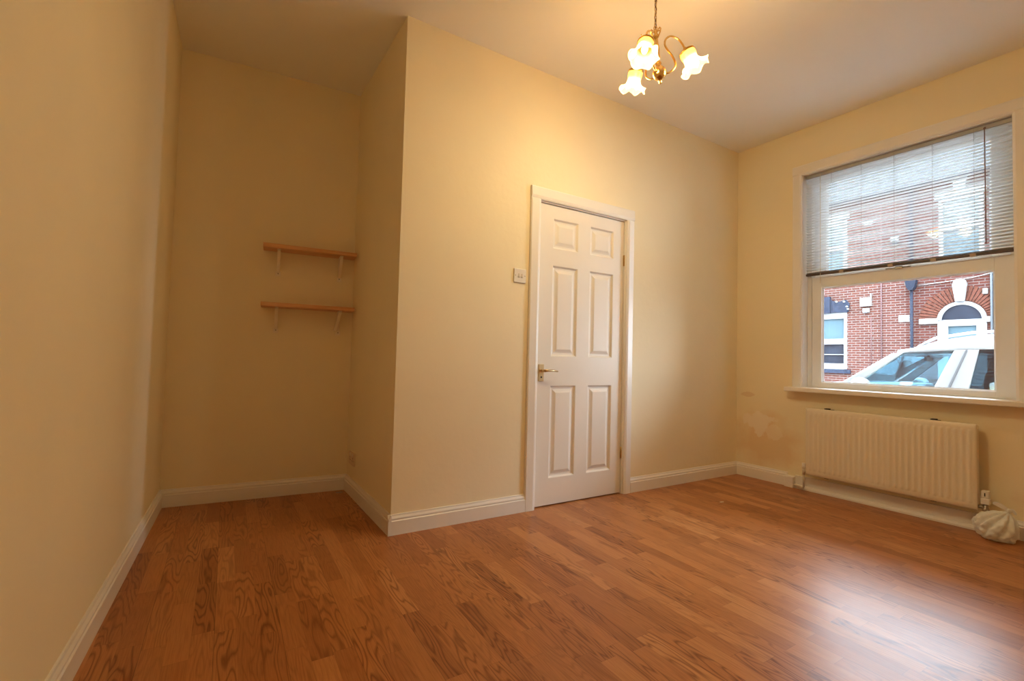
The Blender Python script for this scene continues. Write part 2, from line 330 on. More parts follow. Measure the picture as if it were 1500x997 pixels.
SK = [(0, 0), (-.018, 0), (-.018, .073), (-.0135, .078), (-.0150, .083), (-.0145, .088), (-.008, .098), (-.006, .107), (0, .107)]
def skirt(name, a, b, M, mat=trim_m): return struct(name, MB().prism(SK, 0, a, b), mat, M)
skirt('baseboard_left', 0, LEFT_LEN, FL); skirt('baseboard_back', -BACK_LEN, 0, FB); skirt('baseboard_alcove_side', 0, SIDE_LEN+.018, FS)
skirt('baseboard_door_left', xA-.018, 1.632, FD); skirt('baseboard_door_right', 2.55, xR, FD)
skirt('baseboard_window_left', 0, .437, FW); skirt('baseboard_window_right', 1.70, WLEN, FW)
plinth = MB().prism([(0, 0), (-.034, 0), (-.034, .012), (-.028, .024), (-.018, .03), (-.018, .098), (0, .098)], 0, .50, 1.70)
struct('trim_plinth', plinth, trim_m, FW, label='plain white plinth board with quarter bead below the radiator')
struct('baseboard_rear', MB().box(-.4, 3.95, REAR, REAR+.018, 0, .107), trim_m)

# ------------------------------------------------------------------ door
door = empty('door_1', FD @ T((0, 0, 0)), 'white six-panel door closed in the long cream wall', kind='structure')
def door_leaf():
    x0, x1, z0, z1 = 1.713, 2.468, .008, 1.988
    cols = [(1.827, 2.04), (2.15, 2.37)]; rows = [(.18, .785), (.98, 1.585), (1.70, 1.90)]
    m = MB(); yf = .012
    xs = [x0, *cols[0], *cols[1], x1]; zs = [z0, *rows[0], *rows[1], *rows[2], z1]
    for i in range(5):
        for j in range(7):
            if i % 2 and j % 2: continue
            m.add([(xs[i], yf, zs[j]), (xs[i+1], yf, zs[j]), (xs[i+1], yf, zs[j+1]), (xs[i], yf, zs[j+1])], [(0, 1, 2, 3)])
    prof = [(0, 0), (.005, .004), (.010, .010), (.016, .0115), (.024, .0115), (.034, .008), (.046, .0025), (.050, .002)]
    for a, b in cols:
        for c, d in rows:
            ring = []
            for ins, dp in prof:
                ring.append([(a+ins, yf+dp, c+ins), (b-ins, yf+dp, c+ins), (b-ins, yf+dp, d-ins), (a+ins, yf+dp, d-ins)])
            for r0, r1 in zip(ring, ring[1:]):
                for k in range(4): m.add([r0[k], r0[(k+1) % 4], r1[(k+1) % 4], r1[k]], [(0, 1, 2, 3)])
            m.add(ring[-1], [(0, 1, 2, 3)])
    m.add([(x0, yf, z0), (x1, yf, z0), (x1, yf, z1), (x0, yf, z1), (x0, .05, z0), (x1, .05, z0), (x1, .05, z1), (x0, .05, z1)],
          [(0, 4, 5, 1), (1, 5, 6, 2), (2, 6, 7, 3), (3, 7, 4, 0), (4, 7, 6, 5)])
    return m
leaf = door_leaf().build('door_panel', door_m, door)
m = MB()
for x0, x1 in ((1.628, 1.704), (2.478, 2.55)):
    m.prism([(x0, 0), (x0, -.014), (x0+.006, -.019), (x1-.02, -.022), (x1-.006, -.018), (x1, -.014), (x1, 0)] if x0 < 2 else [(x0, 0), (x0, -.014), (x0+.006, -.018), (x0+.02, -.022), (x1-.006, -.019), (x1, -.014), (x1, 0)], 2, 0, 2.0)
m.prism([(-.0, 1.999), (-.014, 1.999), (-.018, 2.006), (-.022, 2.02), (-.019, 2.074), (-.014, 2.08), (0, 2.08)], 0, 1.628, 2.55)
m.box(1.6995, 1.709, -.001, .07, 0, 2.0); m.box(2.473, 2.483, -.001, .07, 0, 2.0); m.box(1.709, 2.473, -.001, .07, 1.991, 2.0)
m.build('door_frame', trim_m, door)
hb_m = simple('satin_brass', (.74, .57, .32), .34, metal=1, var=.05)
h = MB().box(1.729, 1.768, .004, .0125, .815, .925).build('door_handle', hb_m, door, bevel=.0015)
tag(h, 'gold coloured brass lever handle')
lv = MB().tube([(1.748, .008, .885), (1.748, -.035, .885)], .009, 14).tube([(1.744, -.038, .885), (1.765, -.041, .886), (1.80, -.040, .886), (1.853, -.036, .882)], [.0095, .009, .007, .0045], 12)
lv.build('lever', hb_m, h)
MB().tube([(1.748, .006, .842), (1.748, .0025, .842)], .006, 12).build('keyhole', dark_m, h)
MB().box(1.7075, 1.7115, .006, .011, .86, .93).build('strike_plate', brassd_m, door)
for z in (1.70, .295):
    hg = MB().tube([(2.4715, .006, z-.04), (2.4715, .006, z+.04)], .005, 10); hg.box(2.4665, 2.4785, .010, .0125, z-.04, z+.04); hg.build('hinge', brassd_m, door)

# ------------------------------------------------------------------ window
win = empty('window_1', FW @ T((0, 0, 0)), 'white framed sliding window behind a half-lowered blind', kind='structure')
m = MB()
CW = .066
m.prism([(WS0-CW, 0), (WS0-CW, -.013), (WS0-CW+.01, -.018), (WS0-.012, -.018), (WS0, -.012), (WS0, 0)], 2, WZ0, WZ1+.002)
m.prism([(WS1, 0), (WS1, -.012), (WS1+.012, -.018), (WS1+CW-.01, -.018), (WS1+CW, -.013), (WS1+CW, 0)], 2, WZ0, WZ1+.002)
m.prism([(0, WZ1), (-.012, WZ1), (-.018, WZ1+.012), (-.018, WZ1+.068), (-.013, WZ1+.078), (0, WZ1+.078)], 0, WS0-CW, WS1+CW)
m.build('architrave', trim_m, win)
m = MB(); m.box(WS0, WS0+.004, 0, .10, WZ0, WZ1); m.box(WS1-.004, WS1, 0, .10, WZ0, WZ1); m.box(WS0, WS1, 0, .10, WZ1-.004, WZ1); m.build('reveal_lining', trim_m, win)
m = MB().box(WS0-.092, WS1+.25, -.095, 0, WZ0-.034, WZ0); m.box(WS0, WS1, 0, .14, WZ0-.034, WZ0)
m.build('window_sill', trim_m, win, bevel=.006, segs=3)
FY = .082     # face of the frame
m = MB(); a, b = WS0+.004, WS1-.004
m.box(a, a+.030, FY, FY+.09, WZ0, WZ1-.004); m.box(b-.030, b, FY, FY+.09, WZ0, WZ1-.004); m.box(a+.03, b-.03, FY, FY+.09, WZ1-.022, WZ1-.004); m.box(a+.03, b-.03, FY, FY+.09, WZ0, WZ0+.012)
m.build('window_frame', upvc_m, win, bevel=.002)
def sash(name, s0, s1, z0, z1, st, rb, rt_, y, gy):
    m = MB(); m.box(s0, s0+st, y, y+.04, z0, z1); m.box(s1-st, s1, y, y+.04, z0, z1); m.box(s0+st, s1-st, y, y+.04, z0, z0+rb); m.box(s0+st, s1-st, y, y+.04, z1-rt_, z1)
    bd = .010; g0, g1, h0, h1 = s0+st, s1-st, z0+rb, z1-rt_
    f = m.build(name, upvc_m, win, bevel=.002)
    bm_ = MB()
    for k in range(4):
        pass
    bm_.prism([(g0, y+.004), (g0, y+.02), (g0+bd, y+.02)], 2, h0, h1); bm_.prism([(g1, y+.004), (g1-bd, y+.02), (g1, y+.02)], 2, h0, h1)
    bm_.prism([(y+.004, h0), (y+.02, h0+bd), (y+.02, h0)], 0, g0, g1); bm_.prism([(y+.004, h1), (y+.02, h1), (y+.02, h1-bd)], 0, g0, g1)
    bm_.build('glazing_bead', upvc_m, f)
    MB().box(g0-.003, g1+.003, gy, gy+.004, h0-.003, h1+.003).build('pane', pane_m, f)
    return f
sash('lower_sash', .575, 1.672, WZ0+.012, 1.66, .068, .030, .085, FY+.004, FY+.024)
sash('upper_sash', .575, 1.672, 1.60, WZ1-.022, .085, .095, .035, FY+.046, FY+.066)
lt = MB().box(1.06, 1.20, FY-.012, FY+.006, 1.655, 1.664); lt.box(1.12, 1.16, FY-.022, FY-.004, 1.650, 1.668); lt.build('sash_lock', steel_m, win, bevel=.002)
MB().box(.66, 1.60, FY-.004, FY+.005, 1.652, 1.658).build('rail_lip', upvc_m, win)

# ------------------------------------------------------------------ venetian blind
slat_m = thin_mat('aluminium_blind_slat', (.80, .82, .82), .0, .10, .35)
railb_m = simple('dark_brown_wood', (.06, .032, .022), .4, var=.3, scale=20)
cord_m = simple('grey_blind_cord', (.34, .30, .27), .7)
cordw_m = simple('cream_cord', (.70, .60, .45), .7)
bl = empty('venetian_blind', FW @ T(((WS0+WS1)/2, .045, WZ1)), 'white slatted venetian blind half lowered over the window', 'blind')
def BLx(s): return s-(WS0+WS1)/2
S0, S1 = WS0+.012, WS1-.010
MB().box(BLx(S0), BLx(S1), -.014, .014, -.034, -.008).build('head_rail', simple('grey_head_rail', (.42, .43, .43), .4), bl, bevel=.002)
zt, zb = 2.44, 1.690; n = 37; m = MB(); tl_ = math.radians(17)
for i in range(n):
    z = zt + (zb-zt)*i/(n-1) - WZ1 + random.uniform(-.0006, .0006); w = .0125; pts = []
    for k in range(5):
        q = -1+k*.5; yy = q*w*math.cos(tl_); zz = z - q*w*math.sin(tl_) + .0018*(1-q*q)
        pts.append((yy, zz))
    pts += [(p[0], p[1]-.0005) for p in pts[::-1]]
    m.prism(pts, 0, BLx(S0), BLx(S1))
m.build('slats', slat_m, bl)
MB().box(BLx(S0), BLx(S1), -.012, .012, 1.668-WZ1, 1.684-WZ1).build('bottom_rail', railb_m, bl, bevel=.003)
clip_m = simple('beige_clip', (.45, .33, .22), .5)
for s in (.80, 1.10, 1.33, 1.52): MB().box(BLx(s)-.014, BLx(s)+.014, -.0135, .0135, 1.6665-WZ1, 1.6855-WZ1).build('rail_clip', clip_m, bl)
for s in (.735, .93, 1.125, 1.33, 1.53):
    m = MB()
    for yy in (-.0135, .0135): m.tube([(BLx(s), yy, -.02), (BLx(s), yy, 1.68-WZ1)], .0010, 6)
    m.box(BLx(s)-.001, BLx(s)+.001, -.0135, .0135, 1.679-WZ1, 1.681-WZ1)
    m.build('ladder_cord', cord_m, bl)
MB().tube([(BLx(.66), -.020, -.02), (BLx(.662), -.022, 1.60-WZ1)], .0016, 8).build('pull_cord', cordw_m, bl)
MB().tube([(BLx(1.58), -.020, -.03), (BLx(1.582), -.023, -.75)], .003, 8).tube([(BLx(1.58), -.0125, -.025), (BLx(1.58), -.022, -.033)], .006, 8).build('tilt_wand', simple('brown_wand', (.22, .13, .10), .4), bl)

# ------------------------------------------------------------------ radiator
rad = empty('radiator', FW @ T((1.085, 0, .137)), 'cream fluted panel radiator hung below the window', 'radiator')
RL, RH = .945, .503; x0 = -RL/2
def rad_panel():
    m = MB(); nfl = 28; pitch = (RL-.03)/nfl; us = []
    NU = nfl*8; zs = [0, .006, .030, .034, .039, .044, .06, RH-.06, RH-.044, RH-.039, RH-.034, RH-.030, RH-.006, RH]
    def depth(u, z):
        e = min(z, RH-z); k = max(0, min(1, (e-.032)/.012)); uu = u-.015
        if uu <= 0 or uu >= RL-.03: g = 0
        else:
            ph = (uu/pitch) % 1; g = .5-.5*math.cos(2*PI*ph); g = g**1.6
        d = -.0045*g*k
        er = min(e, min(u, RL-u)); d += .005*(1-min(1, er/.006))
        return d
    us = sorted(set([0, .003, .006, RL-.006, RL-.003, RL] + [.015+(RL-.03)*i/NU for i in range(NU+1)]))
    vs = [(x0+u, -.098-depth(u, z)*-1, z) for z in zs for u in us]
    nu = len(us); fs = [(j*nu+i, j*nu+i+1, (j+1)*nu+i+1, (j+1)*nu+i) for j in range(len(zs)-1) for i in range(nu-1)]
    m.add(vs, fs, True); return m
p_ = rad_panel().build('front_panel', rad_m, rad)
sm_ = p_.modifiers.new('solid', 'SOLIDIFY'); sm_.thickness = .010; sm_.offset = -1
MB().box(x0+.01, x0+RL-.01, -.058, -.046, .006, RH-.006).build('rear_panel', rad_m, rad, bevel=.003)
m = MB()
for i in range(40):
    x = x0+.03+i*(RL-.06)/39; m.box(x-.006, x+.006, -.087, -.058, .03, RH-.03)
m.build('convector_fins', rad_m, rad)
for x in (x0+.003, x0+RL-.006): MB().box(x, x+.003, -.090, -.046, .012, RH-.012).build('end_panel', rad_m, rad)
for x in (x0+.12, x0+RL-.22):
    MB().box(x, x+.035, -.060, -.002, RH-.045, RH-.004).box(x+.004, x+.030, -.085, -.045, RH-.012, RH+.006).box(x+.010, x+.024, -.045, -.040, .0, RH-.01).box(x+.004, x+.030, -.085, -.002, -.004, .02).build('bracket', dark_m, rad)
vx = x0+RL
m = MB().tube([(vx-.01, -.075, .02), (vx+.03, -.075, .02)], .009, 12).tube([(vx+.03, -.075, -.035), (vx+.03, -.075, .042)], .011, 12).tube([(vx+.03, -.075, .000), (vx+.03, -.075, .018)], .016, 6)
m.tube([(vx+.03, -.075, -.035), (vx+.03, -.075, -.137)], .0075, 10); m.build('valve_body', steel_m, rad)
tv = MB().box(vx+.010, vx+.050, -.096, -.056, .040, .076).box(vx+.013, vx+.047, -.093, -.059, .076, .120).build('thermostatic_head', plast_m, rad, bevel=.006, segs=3)
MB().box(vx+.027, vx+.032, -.0942, -.0925, .087, .107).build('pointer_mark', dark_m, tv)
m = MB().tube([(x0+.01, -.075, .02), (x0-.022, -.075, .02)], .009, 12).tube([(x0-.022, -.075, -.01), (x0-.022, -.075, .035)], .0105, 12).tube([(x0-.022, -.075, -.01), (x0-.022, -.075, -.10)], .0075, 10)
m.tube([(x0-.022, -.075, -.095), (x0-.03, -.070, -.112), (x0-.06, -.045, -.113), (x0-.11, -.045, -.108)], .0075, 10)
m.build('lockshield_valve', copper_m, rad)
MB().tube([(x0-.022, -.075, .035), (x0-.022, -.075, .078)], [.010, .0125], 14).build('valve_cap', plast_m, rad)
pb = MB().box(-.035, .035, -.055, -.0, 0, .088)
tag(pb.build('pipe_cover', trim_m, None, FW @ T((.468, -.001, 0)), bevel=.006, segs=3), 'small white boxed pipe cover on the skirting by the left radiator valve', 'pipe cover')

# ------------------------------------------------------------------ light switch, socket
sw = empty('light_switch', FD @ T((1.558, 0, 1.483)), 'white double light switch on the cream wall left of the door', 'light switch')
MB().box(-.044, .044, -.010, 0, -.044, .044).build('switch_plate', plast_m, sw, bevel=.003, segs=3)
for x in (-.010, .012): MB().prism([(-.0095, -.013), (-.0135, -.011), (-.010, .013), (-.0095, .013)], 0, x-.006, x+.006).build('rocker', simple('switch_grey_plastic', (.58, .52, .44), .4), sw)
for x in (-.034, .035): MB().tube([(x, -.009, 0), (x, -.0108, 0)], .0035, 12).build('screw', steel_m, sw)
so = empty('wall_socket', FS @ T((.16, 0, .245)), 'cream double wall socket low on the alcove side wall', 'socket')
MB().box(-.072, .072, -.010, 0, -.043, .043).build('socket_plate', simple('cream_painted_plate', (.74, .60, .42), .5), so, bevel=.003)
for x in (-.034, .034):
    MB().box(x-.014, x-.009, -.0104, -.009, -.014, -.007).box(x+.009, x+.014, -.0104, -.009, -.014, -.007).box(x-.003, x+.003, -.0104, -.009, .002, .011).build('socket_holes', dark_m, so)
    MB().box(x-.006, x+.006, -.0125, -.009, .022, .036).build('rocker', plast_m, so)

# ------------------------------------------------------------------ shelves in the alcove
brk_m = simple('cream_painted_bracket', (.88, .80, .66), .45)
def make_shelf(z, u0, u1, d, t, tilt, label, bxs, lean):
    s = empty('wall_shelf', FB @ T(((u0+u1)/2, 0, z)) @ Matrix.Rotation(tilt, 4, 'Y'), label, 'shelf', 'pine shelves in the alcove'); L_ = (u1-u0)/2
    MB().box(-L_, L_, -d, -.001, -t, 0).build('board', pine_m, s, bevel=.003)
    for bx, ln in zip(bxs, lean):
        x = bx-(u0+u1)/2; hh = .16; w = .020
        m = MB(); c = Vector((x, 0, -t))
        m.box(x-w/2, x+w/2, -d*.82, -.001, -t-.003, -t)                    # horizontal arm
        m.box(x-w/2, x+w/2, -.004, -.001, -t-hh, -t)                       # wall plate
        m.bar((x, -d*.74, -t-.006), (x+ln, -.012, -t-hh+.025), .010, .020, (1, 0, 0))
        m.box(x-.016, x+.016, -.006, -.001, -t-hh-.006, -t-hh+.026)
        b_ = m.build('bracket', brk_m, s, bevel=.001)
        MB().tube([(x, -.005, -t-hh+.012), (x, -.0085, -t-hh+.012)], .0045, 10).build('screw', steel_m, b_)
    return s
make_shelf(1.665, -.583, -.004, .145, .026, 0.0, 'upper pine wall shelf on two cream brackets in the alcove', (-.49, -.10), (0, 0))
make_shelf(1.283, -.583, -.006, .145, .026, 0.0, 'lower pine wall shelf on two cream brackets in the alcove', (-.49, -.095), (0, -.022))

# ------------------------------------------------------------------ chandelier
CH = Vector((1.738, 1.566, 0)); ZB = 2.262; SC = 1.095
Fx = Vector((r2.x, r2.y, 0)).normalized(); Fy = Vector((fw.x, fw.y, 0)).normalized()
base = Matrix(((Fx.x, Fy.x, 0, CH.x), (Fx.y, Fy.y, 0, CH.y), (0, 0, 1, 0), (0, 0, 0, 1)))
top = 2.462
ch = empty('chandelier', base @ T((0, 0, 2.605)) @ Matrix.Scale(SC, 4), 'brass three-arm ceiling light with lit frilled glass shades', 'chandelier')
# chain and ceiling cup hang plumb; the lamp itself hangs a little askew
TILT = Matrix.Rotation(-.10, 4, 'Y')
m = MB(); z = .0; i = 0
HC = (H-2.605)/SC; top_ = top
while z < HC-.05:
    pts = [(0.0055*math.sin(t) if abs(math.sin(t)) >= 0 else 0, 0, .0125*math.cos(t)) for t in [2*PI*k/12 for k in range(12)]]
    R = Matrix.Rotation((i % 2)*PI/2+.4, 4, 'Z')
    m.tube([R @ Vector(p) + Vector((0, 0, z+.0125)) for p in pts], .0016, 6, closed=True); z += .0195; i += 1
m.build('chain', brassd_m, ch)
MB().tube([(.003*math.sin(k*1.3), .003*math.cos(k*1.3), k*(HC-.02)/16) for k in range(17)], .0022, 8).build('flex', simple('brown_flex', (.12, .06, .04), .6), ch)
MB().lathe([(.001, HC-.045), (.012, HC-.045), (.022, HC-.035), (.045, HC-.012), (.05, HC)], 24).build('ceiling_cup', brass_m, ch)
def lm(name, mb, mat, **k):
    o = mb.build(name, mat, ch, **k); o.matrix_local = TILT; return o
ZZ = ZB-top   # ball centre relative to hook
m = MB().lathe([(.001, -.006), (.009, -.008), (.010, -.016), (.006, -.024), (.012, -.032), (.0125, -.040), (.007, -.047), (.0075, -.060), (.0095, -.09), (.0095, -.135), (.006, -.150), (.012, -.158), (.013, -.164), (.008, -.172),
                (.018, -.180), (.027, -.192), (.030, -.205), (.028, -.218), (.021, -.230), (.012, -.238), (.006, -.243), (.007, -.249), (.004, -.254), (.0005, -.258)], 28)
lm('stem', m, brass_m)
m = MB()
for k in range(3):
    t = math.radians(60+k*120+10); c, s_ = math.cos(t), math.sin(t)
    m.tube([(r*c, r*s_, z) for r, z in ((.006, -.044), (.014, -.038), (.022, -.026), (.026, -.014), (.021, -.006), (.014, -.010), (.014, -.018), (.019, -.020))], .0028, 8)
lm('scroll_ornament', m, brass_m)
lm('hook_loop', MB().tube([(.008*math.sin(t), 0, .002+.008*math.cos(t)) for t in [2*PI*k/14 for k in range(14)]], .0018, 8, closed=True), brass_m)
def spline(pts, n=6):
    out = []; P = [pts[0]] + pts + [pts[-1]]
    for i in range(1, len(P)-2):
        for k in range(n):
            t = k/n; out.append(tuple(.5*((2*P[i][j]) + (-P[i-1][j]+P[i+1][j])*t + (2*P[i-1][j]-5*P[i][j]+4*P[i+1][j]-P[i+2][j])*t*t + (-P[i-1][j]+3*P[i][j]-3*P[i+1][j]+P[i+2][j])*t**3) for j in range(2)))
    return out + [pts[-1]]
arm_rz = spline([(.024, -.010), (.045, -.008), (.066, .008), (.073, .030), (.063, .065), (.045, .095), (.035, .122), (.042, .146), (.064, .156), (.090, .143), (.108, .120), (.120, .092)])
shm = shade_mat(); bulb_m = emit_mat('lit_bulb', (1, .78, .5), 8.0)
SH_PROF = [(.014, .004), (.026, -.002), (.032, -.012), (.0325, -.024), (.030, -.036), (.0285, -.046), (.032, -.058), (.038, -.070), (.046, -.079), (.056, -.087), (.062, -.090)]
def ruffle(r, z, t):
    k = max(0, (-z-.05)/.04); k = min(1, k)
    w = math.sin(6*t)
    return r + k*k*.0055*w, z - k*k*(.009*math.cos(6*t+.5)+.002) + k*k*.004
for ang in (-5, 124, 229):
    a = math.radians(ang); c, s_ = math.cos(a), math.sin(a)
    arm = lm('arm', MB().tube([(r*c, r*s_, z+ZZ) for r, z in arm_rz], .0042, 10), brass_m)
    tilt = math.radians(22)
    Rm = TILT @ T((.125*c, .125*s_, ZZ+.080)) @ Matrix.Rotation(a, 4, 'Z') @ Matrix.Rotation(-tilt, 4, 'Y')
    cup = MB().lathe([(.001, .016), (.007, .016), (.009, .010), (.026, .004), (.0345, -.002), (.0355, -.008), (.033, -.010)], 24)
    cup.tube([(.0335, 0, -.004), (.042, 0, -.004)], .0022, 6)
    cp = cup.build('shade_holder', brassd_m, ch); cp.matrix_local = Rm
    sh = MB().lathe(SH_PROF, 72, fn=ruffle).build('glass_shade', shm, ch, solid=.0022); sh.matrix_local = Rm
    bb = MB().lathe([(.001, -.068), (.008, -.064), (.0125, -.054), (.014, -.044), (.011, -.028), (.0085, -.018), (.0085, -.004), (.001, -.004)], 16).build('bulb', bulb_m, ch); bb.matrix_local = Rm
    ld = bpy.data.lights.new('bulb_light', 'POINT'); ld.energy = LAMP; ld.color = (1, .785, .43); ld.shadow_soft_size = .045
    lo = bpy.data.objects.new('bulb_light', ld); col.objects.link(lo); lo.parent = ch; lo.matrix_local = Rm @ T((0, 0, -.078))

# ------------------------------------------------------------------ carrier bag
bag_m = thin_mat('thin_white_plastic_film', (.94, .95, .93), .10, .22, .3)
BGO = FW @ T((1.640, -.135, 0))
bag = empty('carrier_bag', BGO, 'knotted thin white plastic carrier bag on the floor beside the radiator', 'plastic bag')
def bag_mesh():
    bm = bmesh.new(); bmesh.ops.create_icosphere(bm, subdivisions=5, radius=1)
    K = Vector((.50, .15, .86)).normalized()
    ux = K.orthogonal().normalized(); uy = K.cross(ux)
    from mathutils import noise
    for v in bm.verts:
        d = v.co.normalized(); g = d.dot(K); ph = math.atan2(d.dot(uy), d.dot(ux)); th = math.acos(max(-1, min(1, g)))
        sag = Vector((.088*d.x, .085*d.y, .080*d.z))
        # pull towards the knot
        k = max(0, 1-th/1.75); pull = k**1.7
        tip = Vector((.052, .000, .104))
        p = sag*(1-pull) + tip*pull
        fold = (abs(math.sin(5.5*ph+.7*math.sin(2*ph)))-.6)*.030*math.sin(min(PI, th*1.25)) + .010*noise.noise(d*4)+.006*noise.noise(d*9)
        cr = .006*abs(noise.noise(Vector((ph*3, th*1.2, 3.3))))
        p += d*(fold+cr)*(1-pull)
        p.z += .072
        if p.x > .06 and p.z < .05: p.z -= .01*(p.x-.06)/.05
        if p.z < .002: p.z = .002
        v.co = p
    me = bpy.data.meshes.new('bag_body'); bm.to_mesh(me); bm.free()
    for q in me.polygons: q.use_smooth = True
    me.materials.append(bag_m); o = bpy.data.objects.new('bag_body', me); col.objects.link(o); o.parent = bag
    return o
bag_mesh()
m = MB().lathe([(.001, -.012), (.012, -.010), (.014, .0), (.009, .010), (.001, .012)], 12, M=T((.052, 0, .178)), fn=lambda r, z, t: (r*(1+.3*math.sin(3*t)), z))
def ribbon(m, pts, w):
    P = [Vector(p) for p in pts]; rows = []
    for i, (p, wi) in enumerate(zip(P, w)):
        d = (P[min(i+1, len(P)-1)] - P[max(i-1, 0)]).normalized(); sd = d.cross(Vector((.25, .95, .15))).normalized(); n_ = d.cross(sd)*.0025
        rows.append([p-sd*wi-n_, p-n_*2.2, p+sd*wi-n_, p+sd*wi+n_, p-n_*.2, p-sd*wi+n_])
    k = 6; m.add([q for r in rows for q in r], [(j*k+i, j*k+(i+1) % k, (j+1)*k+(i+1) % k, (j+1)*k+i) for j in range(len(rows)-1) for i in range(k)] + [tuple(range(k))[::-1], tuple(range(k*(len(rows)-1), k*len(rows)))], True)
ribbon(m, [(.052, 0, .178), (.036, -.004, .190), (.016, -.006, .202), (-.004, -.006, .208), (-.012, -.004, .202)], [.008, .013, .016, .012, .005])
ribbon(m, [(.052, 0, .178), (.064, .004, .184), (.074, .006, .176), (.077, .006, .160)], [.008, .012, .010, .005])
m.build('knot', bag_m, bag, subsurf=1)

# small litter
scr = simple('pale_paper', (.70, .64, .56), .8)
tag(MB().prism([(-.018, -.006), (.012, -.010), (.022, .002), (.004, .009), (-.016, .006)], 2, 0, .0015).build('paper_scrap', scr, None, T((2.968, 2.02, 0))), 'tiny pale scrap on the open floor in front of the window wall corner', 'scrap')
tag(MB().prism([(-.022, -.008), (.014, -.014), (.026, .004), (.0, .012), (-.02, .008)], 2, 0, .002).build('paper_scrap', simple('grey_paper', (.38, .34, .28), .8), None, T((.70, 3.40, 0))), 'small grey scrap on the floor in the right back corner of the alcove', 'scrap')

# ------------------------------------------------------------------ outside: street and houses
GZ = -.30
asph = simple('asphalt', (.20, .20, .21), .9, var=.2, scale=30, bump=.3); pav = simple('paving_slabs', (.62, .61, .59), .9, var=.12, scale=3)
struct('street', MB().box(.3+1.9, 11.1, -18, 22, -.3, GZ-.10), asph, FFAR @ T((-2, 0, 0)) @ Matrix.Identity(4)) if False else None
def street_box(xa_, xb_, za, zb_, name, mat, label):
    return struct(name, MB().box(-20, 20, xa_, xb_, za, zb_), mat, FW, label=label)
street_box(WT, 2.3, -.6, GZ, 'trim_pavement_near', pav, 'grey pavement outside the window')
street_box(2.3, 11.4, -.6, GZ-.10, 'trim_road', asph, 'dark asphalt road between the houses')
street_box(11.4, 13.2, -.6, GZ, 'trim_pavement_far', pav, 'grey pavement under the brick houses opposite')
brL = brick_mat('pink_red_brick', (.072, .025, .019), (.054, .019, .0145), (.115, .096, .087))
brR = brick_mat('deep_red_brick', (.062, .019, .014), (.044, .0125, .010), (.085, .069, .063))
vous_m = simple('orange_red_voussoir_brick', (.070, .025, .017), .9, var=.3, scale=14, spec=.08)
white_m = simple('white_masonry_paint', (.16, .16, .157), .6, var=.02)
slate_m = simple('blue_grey_slate', (.026, .031, .037), .9, var=.25, scale=18, spec=.1)
iron_m = simple('blue_black_gutter_paint', (.010, .013, .022), .7, spec=.1)
hfr_m = simple('white_house_window_frame', (.16, .165, .17), .6, var=.01)
lint_m = simple('dark_blue_stone', (.016, .021, .035), .9, var=.3, scale=12, spec=.1)
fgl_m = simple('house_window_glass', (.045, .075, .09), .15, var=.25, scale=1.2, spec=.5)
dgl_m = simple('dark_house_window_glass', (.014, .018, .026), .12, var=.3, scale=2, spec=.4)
def fwin(parent, s0, s1, z0, z1, mid, lower_dark=False, curtain=True):
    st = .085; m = MB(); y0, y1 = -.01, .08
    m.box(s0, s0+st, y0, y1, z0, z1); m.box(s1-st, s1, y0, y1, z0, z1); m.box(s0+st, s1-st, y0, y1, z1-.2, z1); m.box(s0+st, s1-st, y0, y1, z0, z0+.18); m.box(s0+st, s1-st, y0, y1, mid-.09, mid+.09)
    f = m.build('window', hfr_m, parent, bevel=.006)
    MB().box(s0+st-.01, s1-st+.01, .05, .06, mid+.08, z1-.19).build('pane', fgl_m, f)
    MB().box(s0+st-.01, s1-st+.01, .05, .06, z0+.17, mid-.08).build('pane', dgl_m if lower_dark else fgl_m, f)
    MB().box(s0+st, s1-st, .0, .05, z0+.18+(mid-z0-.27)*.45, z0+.2+(mid-z0-.27)*.45).build('glazing_bar', hfr_m, f) if lower_dark else None
    MB().box(s0-.10, s1+.10, -.07, .08, z0-.13, z0-.01).build('window_sill', lint_m if z0 < 2 else white_m, parent)
    return f
def wall_with_holes(s0, s1, z0, z1, holes, d=.25):
    """facade wall as boxes around rectangular openings (holes sorted by s, grouped in columns)"""
    m = MB(); cols = {}
    for h in holes: cols.setdefault((h[0], h[1]), []).append((h[2], h[3]))
    cur = s0
    for (a, b), hs in sorted(cols.items()):
        m.box(cur, a, 0, d, z0, z1); zc = z0
        for c, e in sorted(hs):
            if c > zc: m.box(a, b, 0, d, zc, c)
            zc = e
        m.box(a, b, 0, d, zc, z1); cur = b
    m.box(cur, s1, 0, d, z0, z1); return m
EZ = 6.30
